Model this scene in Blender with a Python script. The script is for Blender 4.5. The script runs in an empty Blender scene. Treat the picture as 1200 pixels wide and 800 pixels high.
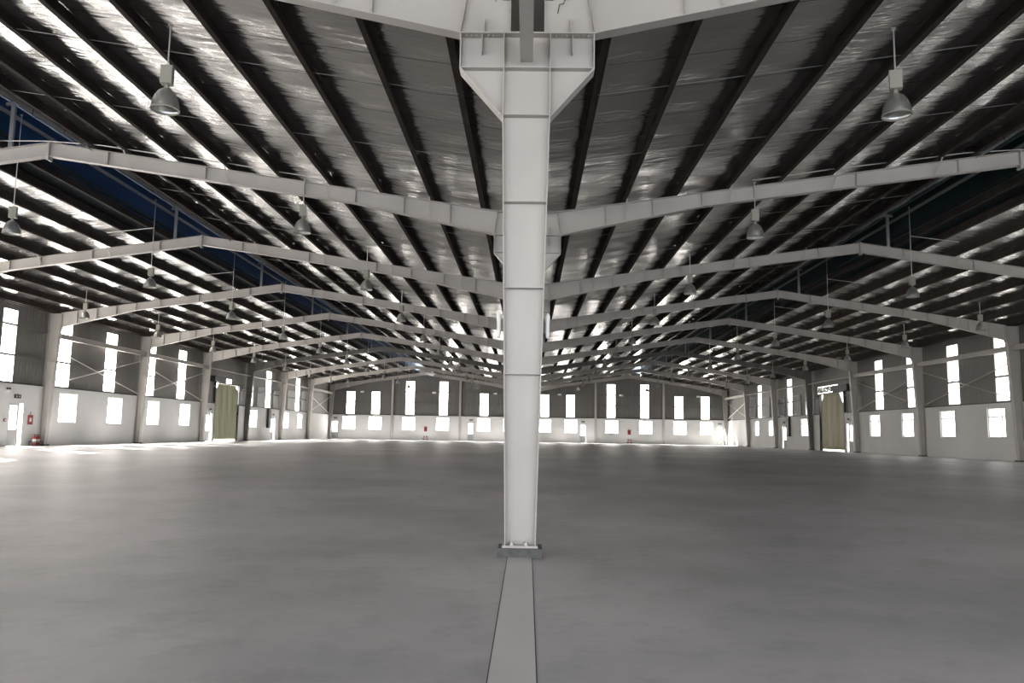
import bpy, math, random
from mathutils import Vector
random.seed(7)
COL = bpy.context.scene.collection
SC = bpy.context.scene

# ------------------------------------------------------------------ measured layout (metres)
CAM = (0.071, 0.0, 1.429)
FR = [9.702, 20.0, 29.868, 39.876, 49.622, 59.374, 68.865, 78.549, 88.375, 98.181]   # frame lines
REAR = -13.0
FAR = 98.2
XW = 24.45                      # inner face of the block dado
RX = 12.6                       # ridge
ROOF0, ROOFM = 7.0, 0.1455      # underside of purlins at X=0 and slope
def hfloor(y):
    t = min(1.0, max(0.0, (y - 9.9) / 28.0)); return 0.464 * t * t * (3 - 2 * t)
def zroof(x):
    x = abs(x)
    return ROOF0 + ROOFM * (x if x <= RX else 2 * RX - x)
ORD = ['front', 'second', 'third', 'fourth', 'fifth', 'sixth', 'seventh', 'eighth', 'ninth', 'tenth', 'eleventh', 'twelfth', 'thirteenth', 'fourteenth', 'fifteenth']
SIDE = {-1: 'left', 1: 'right'}

# ------------------------------------------------------------------ materials
def nt(name):
    m = bpy.data.materials.new(name); m.use_nodes = True
    t = m.node_tree; b = t.nodes['Principled BSDF']; return m, t, b
def simple(name, col, rough=0.5, metal=0.0, var=0.06, scale=3.0, bump=0.0, bscale=40.0, spec=0.5):
    m, t, b = nt(name); N = t.nodes; L = t.links
    tc = N.new('ShaderNodeTexCoord'); no = N.new('ShaderNodeTexNoise'); no.inputs['Scale'].default_value = scale; no.inputs['Detail'].default_value = 5
    L.new(tc.outputs['Object'], no.inputs['Vector'])
    r = N.new('ShaderNodeValToRGB'); r.color_ramp.elements[0].position = 0.3; r.color_ramp.elements[1].position = 0.7
    r.color_ramp.elements[0].color = [c * (1 - var) for c in col] + [1]; r.color_ramp.elements[1].color = [min(1, c * (1 + var)) for c in col] + [1]
    L.new(no.outputs['Fac'], r.inputs['Fac']); L.new(r.outputs['Color'], b.inputs['Base Color'])
    b.inputs['Roughness'].default_value = rough; b.inputs['Metallic'].default_value = metal
    b.inputs['Specular IOR Level'].default_value = spec
    if bump:
        n2 = N.new('ShaderNodeTexNoise'); n2.inputs['Scale'].default_value = bscale; n2.inputs['Detail'].default_value = 4
        L.new(tc.outputs['Object'], n2.inputs['Vector'])
        bp = N.new('ShaderNodeBump'); bp.inputs['Strength'].default_value = bump; bp.inputs['Distance'].default_value = 0.02
        L.new(n2.outputs['Fac'], bp.inputs['Height']); L.new(bp.outputs['Normal'], b.inputs['Normal'])
    return m
M = {}
M['paint'] = simple('pale_grey_paint', (0.43, 0.405, 0.375), 0.42, var=0.05, scale=1.3, bump=0.03)
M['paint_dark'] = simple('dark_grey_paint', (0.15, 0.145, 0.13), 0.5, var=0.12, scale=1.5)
M['purlin'] = simple('purlin_brown', (0.042, 0.034, 0.030), 0.8, var=0.25, scale=2.0, spec=0.12)
M['rod'] = simple('galvanised_rod', (0.62, 0.61, 0.58), 0.35, metal=0.6, var=0.05)
M['sag'] = simple('sag_rod_grey', (0.22, 0.215, 0.21), 0.5)
M['dado'] = simple('white_render', (0.66, 0.655, 0.64), 0.75, var=0.04, scale=0.7, bump=0.06, bscale=12)
M['trim'] = simple('dark_flashing', (0.04, 0.04, 0.042), 0.5)
M['bolt'] = simple('zinc_bolt', (0.45, 0.44, 0.42), 0.35, metal=0.8)
M['plinth'] = simple('grout_grey', (0.085, 0.088, 0.085), 0.75, var=0.25, scale=14, bump=0.3, bscale=50)
M['box'] = simple('ballast_grey', (0.27, 0.265, 0.225), 0.5, var=0.03)
M['white'] = simple('white_plastic', (0.8, 0.8, 0.78), 0.4, var=0.02)
M['red'] = simple('signal_red', (0.28, 0.03, 0.025), 0.4, var=0.05)
M['black'] = simple('black_plastic', (0.02, 0.02, 0.022), 0.5)
M['leaf'] = simple('leaf_green', (0.03, 0.06, 0.02), 0.6, var=0.3, scale=8)
M['door'] = simple('door_grey', (0.42, 0.42, 0.41), 0.5, var=0.03)
M['blue'] = simple('blue_sheet', (0.010, 0.05, 0.14), 0.45, var=0.25, scale=0.6)
M['teal'] = simple('dark_teal_sheet', (0.012, 0.035, 0.038), 0.5, var=0.25, scale=0.6)
M['monroof'] = simple('monitor_sheet', (0.02, 0.03, 0.035), 0.6, var=0.2)
M['vent'] = simple('vent_grey', (0.42, 0.42, 0.41), 0.5, var=0.04)
M['frame'] = simple('window_frame_white', (0.6, 0.6, 0.58), 0.45, var=0.02)

# dark ribbed wall cladding
def cladding():
    m, t, b = nt('ribbed_cladding'); N = t.nodes; L = t.links
    tc = N.new('ShaderNodeTexCoord'); sp = N.new('ShaderNodeSeparateXYZ'); L.new(tc.outputs['Object'], sp.inputs[0])
    ad = N.new('ShaderNodeMath'); ad.operation = 'ADD'; L.new(sp.outputs[0], ad.inputs[0]); L.new(sp.outputs[1], ad.inputs[1])
    mu = N.new('ShaderNodeMath'); mu.operation = 'MULTIPLY'; mu.inputs[1].default_value = 2 * math.pi / 0.25; L.new(ad.outputs[0], mu.inputs[0])
    si = N.new('ShaderNodeMath'); si.operation = 'SINE'; L.new(mu.outputs[0], si.inputs[0])
    bp = N.new('ShaderNodeBump'); bp.inputs['Strength'].default_value = 0.25; bp.inputs['Distance'].default_value = 0.03
    L.new(si.outputs[0], bp.inputs['Height']); L.new(bp.outputs['Normal'], b.inputs['Normal'])
    no = N.new('ShaderNodeTexNoise'); no.inputs['Scale'].default_value = 0.35; L.new(tc.outputs['Object'], no.inputs['Vector'])
    r = N.new('ShaderNodeValToRGB'); r.color_ramp.elements[0].color = (0.125, 0.12, 0.112, 1); r.color_ramp.elements[1].color = (0.165, 0.158, 0.148, 1)
    L.new(no.outputs['Fac'], r.inputs['Fac']); L.new(r.outputs['Color'], b.inputs['Base Color'])
    b.inputs['Roughness'].default_value = 0.5
    return m
M['clad'] = cladding()

# crinkled silver insulation foil
def foil(name, tint, rough):
    m, t, b = nt(name); N = t.nodes; L = t.links
    tc = N.new('ShaderNodeTexCoord'); mp = N.new('ShaderNodeMapping'); mp.inputs['Scale'].default_value = (0.8, 3.2, 1)
    L.new(tc.outputs['Object'], mp.inputs['Vector'])
    no = N.new('ShaderNodeTexNoise'); no.inputs['Scale'].default_value = 1.6; no.inputs['Detail'].default_value = 5; no.inputs['Roughness'].default_value = 0.55
    L.new(mp.outputs['Vector'], no.inputs['Vector'])
    bp = N.new('ShaderNodeBump'); bp.inputs['Strength'].default_value = 0.22; bp.inputs['Distance'].default_value = 0.12
    L.new(no.outputs['Fac'], bp.inputs['Height']); L.new(bp.outputs['Normal'], b.inputs['Normal'])
    # dark lap seams where one roll meets the next
    sp = N.new('ShaderNodeSeparateXYZ'); L.new(tc.outputs['Object'], sp.inputs[0])
    dv = N.new('ShaderNodeMath'); dv.operation = 'DIVIDE'; dv.inputs[1].default_value = 1.25; L.new(sp.outputs[1], dv.inputs[0])
    fr = N.new('ShaderNodeMath'); fr.operation = 'FRACT'; L.new(dv.outputs[0], fr.inputs[0])
    lt = N.new('ShaderNodeMath'); lt.operation = 'LESS_THAN'; lt.inputs[1].default_value = 0.02; L.new(fr.outputs[0], lt.inputs[0])
    n3 = N.new('ShaderNodeTexNoise'); n3.inputs['Scale'].default_value = 0.5; L.new(tc.outputs['Object'], n3.inputs['Vector'])
    r = N.new('ShaderNodeValToRGB'); r.color_ramp.elements[0].position = 0.3; r.color_ramp.elements[1].position = 0.7
    r.color_ramp.elements[0].color = [c * 0.86 for c in tint] + [1]; r.color_ramp.elements[1].color = list(tint) + [1]
    L.new(n3.outputs['Fac'], r.inputs['Fac'])
    mx = N.new('ShaderNodeMixRGB'); mx.inputs['Color2'].default_value = (0.12, 0.12, 0.12, 1)
    L.new(lt.outputs[0], mx.inputs['Fac']); L.new(r.outputs['Color'], mx.inputs['Color1']); L.new(mx.outputs['Color'], b.inputs['Base Color'])
    b.inputs['Metallic'].default_value = 0.88; b.inputs['Roughness'].default_value = rough
    return m
M['foil'] = foil('silver_insulation_foil', (0.69, 0.675, 0.66), 0.13)
M['foil_edge'] = foil('folded_foil_edge', (0.85, 0.87, 0.9), 0.4)

# concrete
def concrete(name, c0, c1, stain):
    m, t, b = nt(name); N = t.nodes; L = t.links
    tc = N.new('ShaderNodeTexCoord')
    n1 = N.new('ShaderNodeTexNoise'); n1.inputs['Scale'].default_value = 0.22; n1.inputs['Detail'].default_value = 8; n1.inputs['Roughness'].default_value = 0.6
    L.new(tc.outputs['Object'], n1.inputs['Vector'])
    r = N.new('ShaderNodeValToRGB'); r.color_ramp.elements[0].position = 0.40; r.color_ramp.elements[1].position = 0.60
    r.color_ramp.elements[0].color = list(c0) + [1]; r.color_ramp.elements[1].color = list(c1) + [1]
    L.new(n1.outputs['Fac'], r.inputs['Fac'])
    n2 = N.new('ShaderNodeTexNoise'); n2.inputs['Scale'].default_value = 1.7; n2.inputs['Detail'].default_value = 8; n2.inputs['Roughness'].default_value = 0.7
    L.new(tc.outputs['Object'], n2.inputs['Vector'])
    r2 = N.new('ShaderNodeValToRGB'); r2.color_ramp.elements[0].position = 0.34; r2.color_ramp.elements[1].position = 0.50
    r2.color_ramp.elements[0].color = (1 - stain, 1 - stain, 1 - stain, 1); r2.color_ramp.elements[1].color = (1, 1, 1, 1)
    L.new(n2.outputs['Fac'], r2.inputs['Fac'])
    mx = N.new('ShaderNodeMixRGB'); mx.blend_type = 'MULTIPLY'; mx.inputs['Fac'].default_value = 1
    L.new(r.outputs['Color'], mx.inputs['Color1']); L.new(r2.outputs['Color'], mx.inputs['Color2'])
    L.new(mx.outputs['Color'], b.inputs['Base Color'])
    rr = N.new('ShaderNodeMapRange'); rr.inputs['To Min'].default_value = 0.36; rr.inputs['To Max'].default_value = 0.62
    L.new(n2.outputs['Fac'], rr.inputs['Value']); L.new(rr.outputs['Result'], b.inputs['Roughness'])
    n4 = N.new('ShaderNodeTexNoise'); n4.inputs['Scale'].default_value = 9; n4.inputs['Detail'].default_value = 6; L.new(tc.outputs['Object'], n4.inputs['Vector'])
    bp = N.new('ShaderNodeBump'); bp.inputs['Strength'].default_value = 0.18; bp.inputs['Distance'].default_value = 0.01
    L.new(n4.outputs['Fac'], bp.inputs['Height']); L.new(bp.outputs['Normal'], b.inputs['Normal'])
    return m
M['floor'] = concrete('floor_concrete', (0.325, 0.325, 0.33), (0.465, 0.452, 0.462), 0.2)
M['strip'] = concrete('strip_concrete', (0.50, 0.50, 0.50), (0.57, 0.565, 0.56), 0.06)
M['crack'] = simple('joint_dark', (0.05, 0.05, 0.052), 0.8)

# daylit panes: hazy sheet glowing with the daylight behind it, the sun still comes through the clear windows
def pane(name, col, strength, through):
    m, t, b = nt(name); N = t.nodes; L = t.links; N.remove(b)
    out = [n for n in N if n.type == 'OUTPUT_MATERIAL'][0]
    e = N.new('ShaderNodeEmission'); e.inputs['Color'].default_value = list(col) + [1]; e.inputs['Strength'].default_value = strength
    tr = N.new('ShaderNodeBsdfTransparent'); tr.inputs['Color'].default_value = (through,) * 3 + (1,)
    a = N.new('ShaderNodeAddShader'); L.new(e.outputs[0], a.inputs[0]); L.new(tr.outputs[0], a.inputs[1]); L.new(a.outputs[0], out.inputs['Surface'])
    return m
# the sun stands beyond the left wall: its panes are the brightest in view, the right wall's the dimmest; rear is added fill
for tg, em in (('left', 18.0), ('right', 3.0), ('far', 9.0), ('rear', 24.0)):
    M['pane_' + tg] = pane('daylit_glass_' + tg, (1.0, 0.94, 0.86), em, 0.8)
    M['strip_pane_' + tg] = pane('daylit_translucent_sheet_' + tg, (1.0, 0.94, 0.87), em, 0.12)
def pm(p, kind): return M[kind + '_' + ('far' if abs(p[0]) < XW - .01 else ('left' if p[0] < 0 else 'right'))]
def tarp(name, c):
    m, t, b = nt(name); N = t.nodes; L = t.links
    b.inputs['Base Color'].default_value = list(c) + [1]; b.inputs['Roughness'].default_value = 0.5
    tl = N.new('ShaderNodeBsdfTranslucent'); tl.inputs['Color'].default_value = list(c) + [1]
    mx = N.new('ShaderNodeMixShader'); mx.inputs[0].default_value = 0.12
    out = [n for n in N if n.type == 'OUTPUT_MATERIAL'][0]
    L.new(b.outputs[0], mx.inputs[1]); L.new(tl.outputs[0], mx.inputs[2]); L.new(mx.outputs[0], out.inputs['Surface'])
    return m
M['tarp_l'] = tarp('olive_tarpaulin', (0.27, 0.275, 0.155))
M['tarp_r'] = tarp('tan_tarpaulin', (0.33, 0.30, 0.18))
def reflector():
    m, t, b = nt('spun_aluminium'); b.inputs['Base Color'].default_value = (0.62, 0.62, 0.6, 1); b.inputs['Metallic'].default_value = 0.9; b.inputs['Roughness'].default_value = 0.28
    N = t.nodes; L = t.links; tc = N.new('ShaderNodeTexCoord'); no = N.new('ShaderNodeTexNoise'); no.inputs['Scale'].default_value = 12
    L.new(tc.outputs['Object'], no.inputs['Vector']); bp = N.new('ShaderNodeBump'); bp.inputs['Strength'].default_value = 0.15; L.new(no.outputs['Fac'], bp.inputs['Height']); L.new(bp.outputs['Normal'], b.inputs['Normal'])
    return m
M['refl'] = reflector()

# ------------------------------------------------------------------ mesh helper
class MB:
    def __init__(s): s.v = []; s.f = []; s.mi = []; s.cur = 0
    def quad(s, *p):
        i = len(s.v); s.v += [tuple(q) for q in p]; s.f.append(tuple(range(i, i + len(p)))); s.mi.append(s.cur)
    def box(s, x0, x1, y0, y1, z0, z1):
        i = len(s.v)
        s.v += [(x0, y0, z0), (x1, y0, z0), (x1, y1, z0), (x0, y1, z0), (x0, y0, z1), (x1, y0, z1), (x1, y1, z1), (x0, y1, z1)]
        for f in ((0, 3, 2, 1), (4, 5, 6, 7), (0, 1, 5, 4), (1, 2, 6, 5), (2, 3, 7, 6), (3, 0, 4, 7)):
            s.f.append(tuple(i + k for k in f)); s.mi.append(s.cur)
        return s
    def prism(s, pts, axis, a, b):
        """pts: outline in the two other axes; extruded along axis from a to b"""
        def mk(p, t):
            if axis == 'y': return (p[0], t, p[1])
            if axis == 'x': return (t, p[0], p[1])
            return (p[0], p[1], t)
        i = len(s.v); n = len(pts)
        s.v += [mk(p, a) for p in pts] + [mk(p, b) for p in pts]
        s.f.append(tuple(i + k for k in range(n))[::-1]); s.mi.append(s.cur)
        s.f.append(tuple(i + n + k for k in range(n))); s.mi.append(s.cur)
        for k in range(n):
            k2 = (k + 1) % n; s.f.append((i + k, i + k2, i + n + k2, i + n + k)); s.mi.append(s.cur)
        return s
    def beam(s, p, q, w, h, up=(0, 0, 1)):
        p = Vector(p); q = Vector(q); d = (q - p).normalized(); u = Vector(up)
        sd = d.cross(u)
        if sd.length < 1e-4: sd = d.cross(Vector((1, 0, 0)))
        sd.normalize(); u = sd.cross(d).normalized()
        i = len(s.v)
        for c in (p, q):
            for a, b in ((-1, -1), (1, -1), (1, 1), (-1, 1)):
                s.v.append(tuple(c + sd * a * w / 2 + u * b * h / 2))
        for f in ((0, 3, 2, 1), (4, 5, 6, 7), (0, 1, 5, 4), (1, 2, 6, 5), (2, 3, 7, 6), (3, 0, 4, 7)):
            s.f.append(tuple(i + k for k in f)); s.mi.append(s.cur)
        return s
    def tube(s, pts, r, n=8):
        pts = [Vector(p) for p in pts]; i0 = len(s.v)
        for k, p in enumerate(pts):
            d = (pts[min(k + 1, len(pts) - 1)] - pts[max(k - 1, 0)]).normalized()
            a = d.cross(Vector((0, 0, 1)))
            if a.length < 1e-3: a = d.cross(Vector((0, 1, 0)))
            a.normalize(); b = a.cross(d)
            for j in range(n):
                t = 2 * math.pi * j / n; s.v.append(tuple(p + (a * math.cos(t) + b * math.sin(t)) * r))
        for k in range(len(pts) - 1):
            for j in range(n):
                j2 = (j + 1) % n; s.f.append((i0 + k * n + j, i0 + k * n + j2, i0 + (k + 1) * n + j2, i0 + (k + 1) * n + j)); s.mi.append(s.cur)
        s.f.append(tuple(i0 + j for j in range(n))[::-1]); s.mi.append(s.cur)
        e = i0 + (len(pts) - 1) * n; s.f.append(tuple(e + j for j in range(n))); s.mi.append(s.cur)
        return s
    def lathe(s, prof, c=(0, 0, 0), n=24):
        i0 = len(s.v)
        for r, z in prof:
            for j in range(n):
                t = 2 * math.pi * j / n; s.v.append((c[0] + r * math.cos(t), c[1] + r * math.sin(t), c[2] + z))
        for k in range(len(prof) - 1):
            for j in range(n):
                j2 = (j + 1) % n; s.f.append((i0 + k * n + j, i0 + k * n + j2, i0 + (k + 1) * n + j2, i0 + (k + 1) * n + j)); s.mi.append(s.cur)
        return s
    def build(s, name, mat, parent=None, smooth=False):
        me = bpy.data.meshes.new(name); me.from_pydata(s.v, [], s.f)
        for mm in (mat if isinstance(mat, (list, tuple)) else [mat]): me.materials.append(mm)
        if any(s.mi): me.polygons.foreach_set('material_index', s.mi)
        if smooth: me.polygons.foreach_set('use_smooth', [True] * len(me.polygons))
        me.update(); o = bpy.data.objects.new(name, me); COL.objects.link(o)
        if parent is not None: o.parent = parent
        return o
def tag(o, label=None, cat=None, group=None, kind=None):
    if label: o['label'] = label
    if cat: o['category'] = cat
    if group: o['group'] = group
    if kind: o['kind'] = kind
    return o
def empty(name, loc, label, cat, group=None, kind=None):
    e = bpy.data.objects.new(name, None); COL.objects.link(e); e.location = loc; e.empty_display_size = 0.2
    return tag(e, label, cat, group, kind)
def copy_tree(o, parent=None, loc=None):
    c = o.copy(); COL.objects.link(c); c.parent = parent
    if loc is not None: c.location = loc
    for ch in list(o.children): copy_tree(ch, c)
    return c

PUR = 0.27
# ------------------------------------------------------------------ floor
b = MB()
ys = [REAR - 3 + i for i in range(0, 13)] + [-2 + i for i in range(0, 12)] + [10 + i * 1.0 for i in range(0, 30)] + [40, 60, 80, FAR + 0.3]
ys = sorted(set(ys)); xs = [-25, -12.5, 0, 12.5, 25]
for j, y in enumerate(ys):
    for x in xs: b.v.append((x, y, hfloor(y)))
for j in range(len(ys) - 1):
    for i in range(len(xs) - 1):
        a = j * len(xs) + i; b.f.append((a, a + 1, a + 1 + len(xs), a + len(xs))); b.mi.append(0)
floor = b.build('floor', M['floor'], smooth=True); tag(floor, 'worn grey concrete slab floor of the empty hall', 'floor', kind='structure')
# expansion strip under the centre columns
b = MB()
for j in range(len(ys) - 1):
    y0, y1 = ys[j], ys[j + 1]
    z0, z1 = hfloor(y0) + 0.004, hfloor(y1) + 0.004
    b.cur = 0; b.quad((-0.141, y0, z0), (0.141, y0, z0), (0.141, y1, z1), (-0.141, y1, z1))
    b.cur = 1
    for s in (-1, 1):
        b.quad((s * 0.145 - 0.004, y0, z0 - 0.001), (s * 0.145 + 0.004, y0, z0 - 0.001), (s * 0.145 + 0.004, y1, z1 - 0.001), (s * 0.145 - 0.004, y1, z1 - 0.001))
tag(b.build('trim_1', [M['strip'], M['crack']]), 'pale concrete infill strip in the floor running to the front centre column', 'floor strip', kind='structure')

# ------------------------------------------------------------------ walls with openings
def wall_grid(holes, u0, u1, z0, z1, put, d0, d1, mb):
    """solid wall between u0..u1 and z0..z1 with rectangular holes, thickness d0..d1; put(u,z,d)->xyz"""
    us = sorted(set([u0, u1] + [v for h in holes for v in h[:2] if u0 < v < u1])); zs = sorted(set([z0, z1] + [v for h in holes for v in h[2:] if z0 < v < z1]))
    def hole(uc, zc): return any(h[0] < uc < h[1] and h[2] < zc < h[3] for h in holes)
    nu, nz = len(us) - 1, len(zs) - 1
    sol = [[not hole((us[i] + us[i + 1]) / 2, (zs[j] + zs[j + 1]) / 2) for j in range(nz)] for i in range(nu)]
    g = lambda i, j: 0 <= i < nu and 0 <= j < nz and sol[i][j]
    for i in range(nu):
        for j in range(nz):
            if not sol[i][j]: continue
            a, c, e, f = us[i], us[i + 1], zs[j], zs[j + 1]
            mb.quad(put(a, e, d0), put(c, e, d0), put(c, f, d0), put(a, f, d0))
            mb.quad(put(a, e, d1), put(a, f, d1), put(c, f, d1), put(c, e, d1))
            if not g(i - 1, j): mb.quad(put(a, e, d0), put(a, f, d0), put(a, f, d1), put(a, e, d1))
            if not g(i + 1, j): mb.quad(put(c, e, d0), put(c, e, d1), put(c, f, d1), put(c, f, d0))
            if not g(i, j - 1): mb.quad(put(a, e, d0), put(a, e, d1), put(c, e, d1), put(c, e, d0))
            if not g(i, j + 1): mb.quad(put(a, f, d0), put(c, f, d0), put(c, f, d1), put(a, f, d1))
DZ = 3.45
BAYS = [(REAR, -10.3)] + [(-10.3, -0.3), (-0.3, FR[0])] + [(FR[k], FR[k + 1]) for k in range(9)]
wn = [0]
def window(put, u0, u1, z0, z1, d, label, glazed=True, cat='window'):
    """glazed: framed window with a mullion and a transom; otherwise a plain translucent strip"""
    wn[0] += 1
    nm = 'window_%d' % wn[0]; b = MB()
    def bx(a, c, e, f, da, db):
        p = put(a, e, da); q = put(c, f, db)
        b.box(min(p[0], q[0]), max(p[0], q[0]), min(p[1], q[1]), max(p[1], q[1]), min(p[2], q[2]), max(p[2], q[2]))
    w = 0.05 if glazed else 0.02
    bx(u0, u0 + w, z0, z1, d, d + 0.08); bx(u1 - w, u1, z0, z1, d, d + 0.08)
    bx(u0 + w, u1 - w, z0, z0 + w, d, d + 0.08); bx(u0 + w, u1 - w, z1 - w, z1, d, d + 0.08)
    if glazed:
        mu = u0 + (u1 - u0) * 0.25
        bx(mu - 0.028, mu + 0.028, z0 + w, z1 - w, d + 0.01, d + 0.07)
        mz = z0 + (z1 - z0) * 0.7
        bx(u0 + w, u1 - w, mz - 0.03, mz + 0.03, d + 0.01, d + 0.07)
    o = b.build(nm, M['frame']); tag(o, label, cat, kind='structure')
    p = MB(); dd = d + 0.05
    p.quad(put(u0 + 0.01, z0 + 0.01, dd), put(u1 - 0.01, z0 + 0.01, dd), put(u1 - 0.01, z1 - 0.01, dd), put(u0 + 0.01, z1 - 0.01, dd))
    p.build('window_pane', pm(put(u0, z0, d), 'pane' if glazed else 'strip_pane'), o)
    return o
dn = [0]
def put_side(s):
    return lambda u, z, d: (s * (XW + d), u, z)
def put_far(u, z, d): return (u, FAR + d, z)

WALLDOOR = {}
def glazed_door(put, u0, u1, z0, z1, label, gap=0.25):
    """door frame, leaf with a tall glazed light, and a bright narrow sidelight"""
    dn[0] += 1; b = MB()
    def bx(b, a, c, e, f, da, db):
        p = put(a, e, da); q = put(c, f, db)
        b.box(min(p[0], q[0]), max(p[0], q[0]), min(p[1], q[1]), max(p[1], q[1]), min(p[2], q[2]), max(p[2], q[2]))
    bx(b, u0, u0 + 0.05, z0, z1, 0.0, 0.12); bx(b, u1 - 0.05, u1, z0, z1, 0.0, 0.12); bx(b, u0 + 0.05, u1 - 0.05, z1 - 0.05, z1, 0.0, 0.12)
    us = u1 - gap
    bx(b, us - 0.05, us, z0, z1 - 0.05, 0.0, 0.12)
    o = b.build('door_%d' % dn[0], M['frame']); tag(o, label, 'door', kind='structure')
    l = MB(); a, c = u0 + 0.06, us - 0.06; zg = z0 + (z1 - z0) * 0.38
    bx(l, a, c, z0 + 0.02, zg, 0.03, 0.08); bx(l, a, a + 0.09, zg, z1 - 0.06, 0.03, 0.08); bx(l, c - 0.09, c, zg, z1 - 0.06, 0.03, 0.08); bx(l, a + 0.09, c - 0.09, z1 - 0.16, z1 - 0.06, 0.03, 0.08)
    lf = l.build('door_leaf', M['door'], o)
    h = MB(); bx(h, c - 0.08, c - 0.05, zg + 0.05, zg + 0.2, -0.02, 0.03); h.build('door_handle', M['bolt'], lf)
    p = MB(); p.quad(put(a + 0.09, zg, 0.06), put(c - 0.09, zg, 0.06), put(c - 0.09, z1 - 0.16, 0.06), put(a + 0.09, z1 - 0.16, 0.06)); p.build('door_pane', pm(put(u0, z0, .1), 'pane'), o)
    if gap > 0.1:
        p = MB(); p.quad(put(us + 0.01, z0 + 0.05, 0.06), put(u1 - 0.05, z0 + 0.05, 0.06), put(u1 - 0.05, z1 - 0.05, 0.06), put(us + 0.01, z1 - 0.05, 0.06)); p.build('sidelight_pane', pm(put(u0, z0, .1), 'pane'), o)
    return o

for s in (-1, 1):
    P = put_side(s); sd = SIDE[s]
    holes = []; strips = []
    for n, (a, c) in enumerate(BAYS):
        k = n - 3
        bay = 'bay behind the viewpoint' if k < 0 else '%s bay from the viewpoint' % ORD[k]
        lows = [(a + 1.45, a + 3.05), (a + 6.28, a + 7.9)]; sts = [(a + 1.15, a + 2.35), (a + 5.85, a + 7.1)]
        if k == -3: lows, sts = [], []
        if k == 2: lows, sts = ([lows[0]], [sts[0], (36.5, 37.55)]) if s < 0 else (lows, sts)
        if k == 5: lows, sts = [], []
        if k in (6, 7): sts = [(a + 0.95, a + 2.1), (a + 5.6, a + 7.0)]
        if k == 6: lows = [(70.15, 71.95)]
        if k == 8: lows, sts = [], []
        for i, (u, v) in enumerate(lows):
            holes.append((u, v, 1.63, 3.18))
            window(P, u, v, 1.63, 3.18, 0.06, '%s square window in the low %s wall, %s' % (('nearer', 'farther')[i], sd, bay))
        for i, (u, v) in enumerate(sts):
            strips.append((u, v, DZ + 0.06, 6.95))
            window(P, u, v, DZ + 0.06, 6.95, 0.13, '%s tall daylight strip in the %s wall cladding, %s' % (('nearer', 'farther')[i], sd, bay), False)
    # doors
    drs = [(60.5, 61.75, 0.46, 2.65), (76.0, 77.2, 0.46, 2.6)] + ([(37.25, 38.4, 0.455, 2.55)] if s < 0 else [])
    for (u, v, e, f) in drs:
        holes.append((u, v, e - 0.2, f))
    glazed_door(P, 60.5, 61.75, 0.46, 2.65, 'glazed exit door in the %s wall beside the tall tarpaulin doorway' % sd, 0.4)
    glazed_door(P, 76.0, 77.2, 0.46, 2.6, 'glazed exit door near the far end of the %s wall' % sd, 0.3)
    if s < 0: glazed_door(P, 37.25, 38.4, 0.455, 2.55, 'white glazed exit door nearest the camera in the left wall', 0.32)
    # big doorway
    dw = (62.15, 67.2, 0.2, DZ)
    holes.append(dw); strips.append((62.15, 67.2, DZ, 5.15))
    gapz = (63.4, 65.65, 5.15, 5.5) if s < 0 else (63.5, 67.9, 5.15, 5.75)
    strips.append(gapz)
    b = MB(); wall_grid(holes, REAR, FAR + 0.2, -0.3, DZ, P, 0.0, 0.2, b)
    w = b.build('wall_' + sd, M['dado']); tag(w, 'low white rendered block wall along the %s side' % sd, 'wall', kind='structure')
    b = MB(); wall_grid(strips, REAR, FAR + 0.2, DZ, 7.47, P, 0.12, 0.16, b); b.build('wall_cladding', M['clad'], w)
    # dark flashing on top of the dado
    segs = [(REAR, 62.15), (67.2, FAR)]
    b = MB()
    for (u, v) in segs:
        p, q = P(u, DZ - 0.03, -0.03), P(v, DZ + 0.045, 0.12)
        b.box(min(p[0], q[0]), max(p[0], q[0]), u, v, DZ - 0.03, DZ + 0.045)
    tag(b.build('trim_%d' % (2 if s < 0 else 3), M['trim']), 'dark metal flashing along the top of the low %s wall' % sd, 'flashing', kind='structure')

# far wall (two gables)
FL = [(-22.78, -21.16), (-19.54, -17.92), (-15.39, -13.78), (-11.2, -9.6), (-6.15, -4.53), (-2.95, -1.35), (1.39, 2.96), (4.56, 6.14), (9.56, 11.15), (13.71, 15.3), (17.89, 19.47), (21.13, 22.69)]
FS = [(-22.37, -21.33, 6.35), (-19.26, -18.22, 6.35), (-15.03, -13.95, 7.7), (-10.88, -9.81, 7.7), (-5.85, -4.8, 6.3), (-2.65, -1.6, 6.3), (1.62, 2.67, 6.3), (4.8, 5.84, 6.3), (9.77, 10.81, 7.68), (13.88, 14.92, 7.69), (18.09, 19.13, 6.33), (21.28, 22.32, 6.32)]
FD = [(-24.1, -23.15), (-7.35, -6.45), (6.42, 7.3), (23.05, 24.0)]
NTH = ['leftmost', 'second from the left', 'third from the left', 'fourth from the left', 'fifth from the left', 'sixth from the left', 'seventh from the left', 'eighth from the left', 'ninth from the left', 'tenth from the left', 'eleventh from the left', 'rightmost']
holes = []
for i, (u, v) in enumerate(FL):
    holes.append((u, v, 1.66, 3.28)); window(put_far, u, v, 1.66, 3.28, 0.06, 'square window low in the far wall, %s' % NTH[i])
for (u, v) in FD: holes.append((u, v, 0.2, 2.78))
for i, (u, v) in enumerate(FD):
    glazed_door(put_far, u, v, 0.47, 2.78, 'glazed exit door in the far wall, %s' % ['in the left corner', 'just left of the centre column', 'just right of the centre column', 'in the right corner'][i], 0.05)
b = MB(); wall_grid(holes, -XW - 0.2, XW + 0.2, -0.1, 3.5, put_far, 0.0, 0.2, b)
fw = b.build('wall_far', M['dado']); tag(fw, 'low white rendered block wall across the far end', 'wall', kind='structure')
strips = []
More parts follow.
